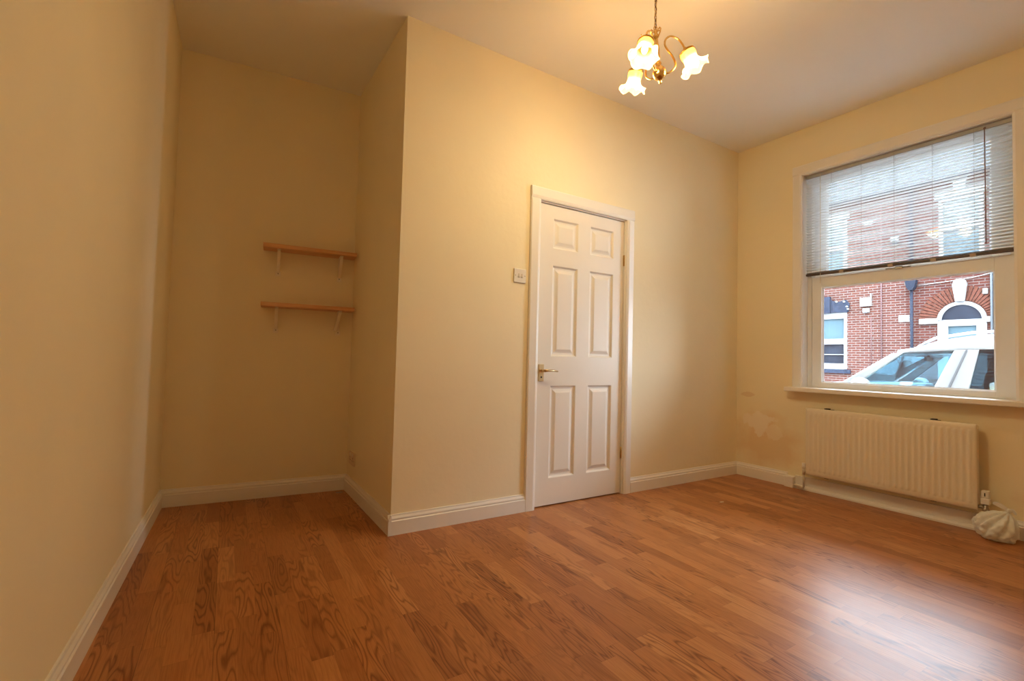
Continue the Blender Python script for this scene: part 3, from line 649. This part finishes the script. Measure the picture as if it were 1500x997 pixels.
def house(s0, s1, name_mat, holes, label, chimney):
    h = empty('terraced_house', FFAR @ T((0, 0, GZ)), label, 'house', None)
    par = empty_shift = h
    m = wall_with_holes(s0, s1, 0, EZ-GZ, [(a, b, c-GZ, d-GZ) for a, b, c, d in holes]); m.build('brick_wall', name_mat, h)
    m = MB().box(s0, s1, .26, .5, 0, EZ-GZ); m.build('inner_wall', dark_m, h)
    m = MB().prism([(-.12, EZ-GZ), (4.2, EZ-GZ+2.9), (8.4, EZ-GZ), (8.4, EZ-GZ-.1), (-.12, EZ-GZ-.1)], 0, s0, s1); m.build('slate_roof', slate_m, h)
    m = MB().prism([(-.24, EZ-GZ-.02), (-.24, EZ-GZ-.10), (-.20, EZ-GZ-.14), (-.12, EZ-GZ-.14), (-.12, EZ-GZ-.02)], 0, s0, s1); m.build('gutter', iron_m, h)
    c0 = chimney; m = MB().box(c0, c0+1.1, 3.8, 4.5, EZ-GZ+1.8, EZ-GZ+4.0); cs = m.build('chimney', name_mat, h)
    for k in range(3): MB().lathe([(.11, EZ-GZ+4.0), (.09, EZ-GZ+4.4), (.12, EZ-GZ+4.42)], 12, M=T((c0+.25+.3*k, 4.15, 0))).build('chimney_pot', vous_m, cs)
    return h
# our own terrace carries on above and to both sides of the room, with its roof
own = MB(); own.box(-14, -.12, .02, WT, GZ, 6.2); own.box(WLEN+.12, 12, .02, WT, GZ, 6.2); own.box(-.12, WLEN+.12, .02, WT, H+.16, 6.2)
own.prism([(WT+.15, 6.2), (WT+.15, 6.32), (-4.2, 9.0), (-8.6, 6.2)], 0, -14, 12)
struct('wall_outer', own, brL, FW, label='brick street front of the terrace above and beside the room')
SPL = -3.12
Z = lambda z: z-GZ
# left house: one ground and one first-floor window in view, more further along
holesL = []
for a in (-5.75, -9.6, -13.4): holesL += [(a, a+1.12, .86, 2.69), (a, a+1.12, 3.75, 5.72)]
hl = house(-16, SPL, brL, holesL, 'pink-red brick terraced house opposite with small white alarm box', -9)
for a in (-5.75, -9.6, -13.4):
    fwin(hl, a, a+1.12, Z(.86), Z(2.69), Z(1.75), True); fwin(hl, a, a+1.12, Z(3.75), Z(5.72), Z(4.80), False)
    m = MB().prism([(a-.06, Z(2.69)), (a+1.16, Z(2.69)), (a+1.20, Z(2.95)), (a+1.10, Z(3.08)), (a+.85, Z(3.02)), (a+.66, Z(3.12)), (a+.42, Z(3.20)), (a+.20, Z(3.05)), (a-.06, Z(2.95))], 1, -.06, .05); li = m.build('lintel', lint_m, hl)
    MB().box(a+.44, a+.66, -.10, .02, Z(2.68), Z(3.22)).build('keystone', lint_m, li)
    for q, (xx, zz) in enumerate(((a+.85, 3.03), (a+1.06, 3.02), (a+1.14, 2.86), (a+1.17, 2.78))): MB().lathe([(.001, -.03), (.035, -.015), (.035, .015), (.001, .03)], 8, M=T((xx, -.065, Z(zz)))).build('paint_chip', white_m, li)
    MB().box(a-.08, a+1.2, -.05, .05, Z(5.72), Z(5.90)).build('lintel', white_m, hl)
ab = MB().box(-4.25, -3.98, -.09, 0, Z(2.83), Z(3.10)).build('alarm_box', white_m, hl, bevel=.01); MB().box(-3.99, -3.965, -.05, 0, Z(2.83), Z(3.22)).build('alarm_trim', white_m, ab)
MB().box(-4.17, -4.02, -.10, 0, Z(2.64), Z(2.76)).build('floodlight', simple('grey_lamp_box', (.25, .28, .30), .4), hl, bevel=.01)
cab_m = simple('grey_red_cable', (.10, .05, .05), .7)
MB().tube([(-3.72, -.012, Z(1.0)), (-3.72, -.012, Z(5.9))], .016, 6).build('wall_cable', cab_m, hl); MB().tube([(-3.98, -.012, Z(1.0)), (-3.98, -.012, Z(2.5))], .008, 6).build('wall_cable', cab_m, hl)
MB().box(-4.15, -3.95, -.02, 0, Z(5.38), Z(5.50)).build('air_vent', simple('grey_vent', (.3, .27, .27), .7), hl)
MB().box(-3.30, -3.04, -.02, 0, Z(2.30), Z(2.50)).build('wall_plaque', white_m, hl)
m = MB().box(-3.45, -3.28, -.12, 0, Z(4.70), Z(4.86)); cam2 = m.build('wall_lamp', white_m, hl, bevel=.01); MB().box(-3.40, -3.30, -.16, -.02, Z(4.60), Z(4.72)).build('lamp_head', dgl_m, cam2)

holesR = [(-2.38, -1.47, -.3+.0, 2.22)]
holesR = [(-2.38, -1.47, GZ, 2.22), (-2.38, -1.47, 3.86, 5.80)]
for a in (1.0, 4.6): holesR += [(a, a+1.12, .86, 2.69), (a, a+1.12, 3.75, 5.72)]
hr_ = house(SPL, 6.6, brR, holesR, 'red brick terraced house opposite with white arched doorway', 3)
for a in (1.0, 4.6): fwin(hr_, a, a+1.12, Z(.86), Z(2.69), Z(1.75), True); fwin(hr_, a, a+1.12, Z(3.75), Z(5.72), Z(4.8), False)
fwin(hr_, -2.38, -1.47, Z(3.86), Z(5.80), Z(4.88), False)
MB().box(-2.46, -1.40, -.05, .05, Z(5.72), Z(5.90)).build('lintel', white_m, hr_)
MB().prism([(-2.04, Z(5.88)), (-1.82, Z(5.88)), (-1.78, Z(6.22)), (-2.08, Z(6.22))], 1, -.09, 0).build('keystone', white_m, hr_)
# arched doorway
CX, CZ = -1.925, Z(2.30)
m = MB()
NV = 27
for k in range(NV):
    a0 = PI*(k+.14)/NV; a1 = PI*(k+.86)/NV; r0, r1 = .50, .90
    m.prism([(CX+r*math.cos(t), CZ+.03+r*math.sin(t)*.98) for r, t in ((r0, a0), (r1, a0), (r1, a1), (r0, a1))], 1, -.022, 0)
arch = m.build('brick_arch', vous_m, hr_)
def halfring(r0, r1, y0, y1, n=28):
    m = MB()
    for k in range(n):
        a0, a1 = PI*k/n, PI*(k+1)/n
        m.prism([(CX+r*math.cos(t), CZ+r*math.sin(t)) for r, t in ((r0, a0), (r1, a0), (r1, a1), (r0, a1))], 1, y0, y1)
    return m
halfring(.405, .50, -.05, .02).build('fanlight_frame', hfr_m, hr_)
MB().prism([(CX+.41*math.cos(PI*k/24), CZ+.41*math.sin(PI*k/24)) for k in range(25)], 1, -.02, -.004).build('fanlight_pane', dgl_m, hr_)
MB().prism([(-2.03, Z(2.79)), (-1.85, Z(2.79)), (-1.80, Z(3.25)), (-1.83, Z(3.36)), (-1.90, Z(3.41)), (-1.98, Z(3.41)), (-2.06, Z(3.36)), (-2.09, Z(3.25))], 1, -.12, 0).build('keystone', white_m, hr_, bevel=.01)
for a_, b_ in ((-2.82, -2.40), (-1.46, -1.36)): MB().box(a_, b_, -.06, 0, Z(2.21), Z(2.36)).build('impost_band', white_m, hr_, bevel=.01)
m = MB().box(-2.42, -2.20, -.03, .08, 0, Z(2.30)).box(-1.63, -1.43, -.03, .08, 0, Z(2.30)).box(-2.2, -1.63, -.03, .08, Z(2.13), Z(2.30))
df = m.build('front_door_frame', hfr_m, hr_, bevel=.008)
fd = MB().box(-2.21, -1.62, .0, .06, 0, Z(1.25)).build('front_door', hfr_m, hr_, bevel=.006); MB().box(-2.21, -1.62, .02, .04, Z(1.25), Z(2.14)).build('door_pane', fgl_m, fd)
MB().box(-2.44, -1.41, -.35, .1, .0, .12).build('doorstep', pav, hr_)
m = MB().tube([(-2.97, -.09, 0), (-2.97, -.09, Z(3.22))], .036, 12).tube([(-2.97, -.09, Z(3.45)), (-2.97, -.09, Z(EZ-.1))], .05, 12)
dp = m.build('downpipe', iron_m, hr_); MB().prism([(-3.10, Z(3.48)), (-2.84, Z(3.48)), (-2.88, Z(3.28)), (-2.93, Z(3.20)), (-3.01, Z(3.20)), (-3.06, Z(3.28))], 1, -.20, -.02).build('hopper', iron_m, dp)
MB().box(-1.26, -1.10, -.12, -.01, 0, Z(EZ-.1)).build('downpipe', iron_m, hr_)
MB().tube([(-1.33, -.05, 0), (-1.33, -.05, Z(EZ-.1))], .028, 8).build('downpipe', simple('grey_pipe', (.07, .078, .085), .6, spec=.2), hr_)
m = MB().tube([(-2.85, -.03, Z(3.33)), (-2.2, -.03, Z(3.37)), (-1.67, -.03, Z(3.42)), (-1.2, -.03, Z(3.52))], .011, 6); m.build('wall_cable', white_m, hr_)
MB().box(-1.50, -1.40, -.08, 0, Z(2.95), Z(3.10)).build('bell_box', white_m, hr_, bevel=.01)

# ------------------------------------------------------------------ car (nose towards +y, near side at x = 7.4)
paint = simple('white_car_paint', (.13, .133, .137), .4, var=.0, coat=.5); blackp = simple('black_trim', (.02, .022, .026), .5); tyre = simple('tyre_rubber', (.03, .03, .032), .8); rim = simple('alloy_rim', (.55, .56, .58), .3, metal=1)
cgl = glass_mat('car_window_glass', (.72, .86, .90), .10, (.8, .95, 1)); cgd = glass_mat('tinted_rear_window_glass', (.34, .40, .43), .06, (.7, .85, .9)); cloth_m = simple('grey_seat_cloth', (.05, .055, .07), .9); dash_m = simple('grey_dashboard', (.30, .33, .36), .6)
CXc = 8.33
car = empty('car', T((CXc, 2.0, GZ-.10)), 'white five-door off-road style car parked outside the window', 'car')
def cp(x, y, z): return (x-CXc, y-2.0, z-(GZ-.10))
def loft(stations, name, mat, parent=car, closed=True, subsurf=0):
    """stations: (y, [(half, z)...]) from bottom to top on the near side, mirrored"""
    m = MB(); n = len(stations[0][1]); rows = []
    for y, pr in stations:
        rows.append([cp(CXc-hw, y, z) for hw, z in pr] + [cp(CXc+hw, y, z) for hw, z in pr[::-1]])
    k = 2*n; vs = [p for r in rows for p in r]
    fs = [(j*k+i, j*k+(i+1) % k, (j+1)*k+(i+1) % k, (j+1)*k+i) for j in range(len(rows)-1) for i in range(k if closed else k-1)]
    m.add(vs, fs, True)
    if closed: m.add(rows[0], [tuple(range(k))]); m.add(rows[-1], [tuple(range(k))[::-1]])
    return m.build(name, mat, parent, subsurf=subsurf)
def bodyst(y, w, top_z, inner_z): return (y, [(w-.10, -.14), (w-.01, -.08), (w, .20), (w, .48), (w-.02, .66), (w-.05, top_z), (w-.13, top_z+.005), (w*.5, inner_z), (.05, inner_z+.01)])
body = loft([bodyst(-.35, .70, .40, .40), bodyst(-.30, .82, .66, .66), bodyst(-.1, .90, .72, .72), bodyst(.5, .925, .735, .735), bodyst(1.8, .93, .725, .725), bodyst(3.0, .93, .725, .725), bodyst(3.25, .925, .72, .74), bodyst(3.6, .91, .66, .71), bodyst(4.0, .88, .58, .63), bodyst(4.2, .80, .44, .50), bodyst(4.28, .70, .25, .28)], 'body_shell', paint)
def roofst(y, zt_, zr): return (y, [(.735, zt_), (.745, zt_+.012), (.715, zt_+.07), (.66, zr-.03), (.56, zr), (.3, zr+.025), (.05, zr+.03)])
loft([roofst(2.62, 1.12, 1.165), roofst(2.45, 1.155, 1.25), roofst(2.2, 1.165, 1.33), roofst(1.9, 1.175, 1.375), roofst(1.6, 1.195, 1.395), roofst(1.0, 1.20, 1.40), roofst(.3, 1.18, 1.38), roofst(-.05, 1.15, 1.31), roofst(-.15, 1.12, 1.20)], 'roof', paint)
for sx in (-1, 1):
    X = lambda hw: CXc+sx*hw
    MB().plate([cp(X(.905), 3.24, .70), cp(X(.90), 3.04, .70), cp(X(.742), 2.55, 1.145), cp(X(.735), 2.66, 1.15)], .05).build('front_pillar', paint, car, bevel=.01)
    MB().plate([cp(X(.90), 2.20, .70), cp(X(.90), 1.88, .70), cp(X(.742), 1.82, 1.19), cp(X(.742), 2.04, 1.185)], .045).build('centre_pillar', paint, car, bevel=.008)
    MB().plate([cp(X(.903), .96, .70), cp(X(.903), .84, .70), cp(X(.745), .84, 1.21), cp(X(.745), .96, 1.21)], .045).build('rear_pillar', paint, car, bevel=.008)
    MB().plate([cp(X(.89), .16, .70), cp(X(.86), -.22, .70), cp(X(.73), -.10, 1.18), cp(X(.74), .22, 1.18)], .06).build('tail_pillar', paint, car, bevel=.01)
    for q in ([(.893, 3.05, .71), (.893, 2.19, .71), (.742, 2.03, 1.19), (.742, 2.55, 1.16)], [(.895, 1.89, .71), (.895, .95, .71), (.744, .95, 1.21), (.744, 1.82, 1.20)], [(.893, .85, .71), (.885, .15, .71), (.742, .20, 1.20), (.744, .85, 1.21)]):
        MB().plate([cp(X(a_), b_, c_) for a_, b_, c_ in q], .004).build('side_window', cgl if q[0][1] > 3 else cgd, car)
    mm = MB().plate([cp(X(.9275), 2.13, .50), cp(X(.9275), 2.112, .50), cp(X(.90), 2.037, .735), cp(X(.90), 2.057, .735)], .004); mm.plate([cp(X(.903), 2.057, .735), cp(X(.903), 2.037, .735), cp(X(.748), 1.917, 1.185), cp(X(.748), 1.937, 1.185)], .047)
    mm.build('door_seam', simple('seam_grey', (.03, .032, .036), .6), car)
    MB().tube([cp(X(.66), 2.42, 1.235), cp(X(.66), 2.25, 1.345), cp(X(.66), 1.9, 1.405), cp(X(.66), 1.2, 1.435), cp(X(.66), .4, 1.42), cp(X(.66), .15, 1.38)], .018, 8).build('roof_rail', rim, car)
    mir = MB().lathe([(.001, -.09), (.05, -.08), (.075, -.03), (.075, .03), (.05, .075), (.001, .085)], 16, M=T(cp(X(1.02), 2.93, .74)) @ Matrix.Rotation(PI/2, 4, 'Y') @ Matrix.Diagonal((1, 1.3, 1.5, 1))).build('wing_mirror', paint, car)
    MB().plate([cp(X(.93), .6, .18), cp(X(.945), .6, .26), cp(X(.945), 3.2, .26), cp(X(.93), 3.2, .18)], .02).build('side_moulding', blackp, car)
    for y in (.75, 3.45):
        MB().lathe([(.36, -.012), (.43, -.010), (.45, 0), (.43, .012), (.36, .012)], 32, M=T(cp(X(.925), y, -.02)) @ Matrix.Rotation(PI/2, 4, 'Y')).build('wheel_arch', blackp, car)
        w_ = MB().lathe([(.20, -.10), (.33, -.11), (.365, -.08), (.37, 0), (.365, .08), (.33, .11), (.20, .10)], 32, M=T(cp(X(.83), y, -.03)) @ Matrix.Rotation(PI/2, 4, 'Y')).build('wheel', tyre, car)
        rm = MB().lathe([(.001, .07*1), (.05, .075), (.20, .06), (.235, .10), (.235, -.10), (.001, -.09)], 24, M=T(cp(X(.83), y, -.03)) @ Matrix.Rotation(sx*PI/2, 4, 'Y')); rm.build('wheel_rim', rim, w_)
MB().plate([cp(CXc-.86, 3.22, .72), cp(CXc+.86, 3.22, .72), cp(CXc+.70, 2.56, 1.20), cp(CXc-.70, 2.56, 1.20)], .004).build('windscreen', cgl, car)
MB().plate([cp(CXc-.80, -.20, .74), cp(CXc+.80, -.20, .74), cp(CXc+.68, -.10, 1.22), cp(CXc-.68, -.10, 1.22)], .004).build('rear_screen', cgl, car)
MB().box(-.78, .78, 2.55-2, 3.1-2, .60-GZ+.10, .74-GZ+.10).build('dashboard', dash_m, car, bevel=.05, segs=4)
for sx in (-1, 1):
    st_ = MB().box(CXc+sx*.38-.25-CXc, CXc+sx*.38+.25-CXc, 1.66-2, 1.82-2, .45-GZ+.1, .93-GZ+.1).build('front_seat', cloth_m, car, bevel=.05, segs=4)
    MB().box(sx*.38-.12, sx*.38+.12, 1.68-2, 1.79-2, .93-GZ+.1, 1.10-GZ+.1).build('headrest', cloth_m, st_, bevel=.045, segs=4)
MB().box(-.62, .62, .72-2, .88-2, .45-GZ+.1, .98-GZ+.1).build('rear_seat', cloth_m, car, bevel=.05, segs=4)
ang = Matrix.Rotation(-1.1, 4, 'X')
MB().tube([T(cp(8.71, 2.36, .82)) @ ang @ Vector((.18*math.cos(t), .18*math.sin(t), 0)) for t in [2*PI*k/24 for k in range(24)]], .014, 8, closed=True).tube([cp(8.71, 2.36, .82), cp(8.71, 2.62, .70)], .03, 8).build('steering_wheel', blackp, car)
MB().box(-.11, .11, 2.5-2, 2.53-2, 1.06-GZ+.1, 1.12-GZ+.1).box(-.01, .01, 2.5-2, 2.53-2, 1.10-GZ+.1, 1.2-GZ+.1).build('rear_view_mirror', blackp, car, bevel=.01)
for sx in (-1, 1): MB().box(sx*.68-.16, sx*.68+.16, 4.0-2, 4.2-2, .34-GZ+.1, .50-GZ+.1).build('headlamp', rim, car, bevel=.03)

# ------------------------------------------------------------------ daylight portal in the window opening
pd = bpy.data.lights.new('window_portal', 'AREA'); pd.shape = 'RECTANGLE'; pd.size = WS1-WS0; pd.size_y = WZ1-WZ0
pd.cycles.is_portal = True
po = bpy.data.objects.new('window_portal', pd); col.objects.link(po)
po.matrix_world = FW @ T(((WS0+WS1)/2, .25, (WZ0+WZ1)/2)) @ Matrix.Rotation(-PI/2, 4, 'X')
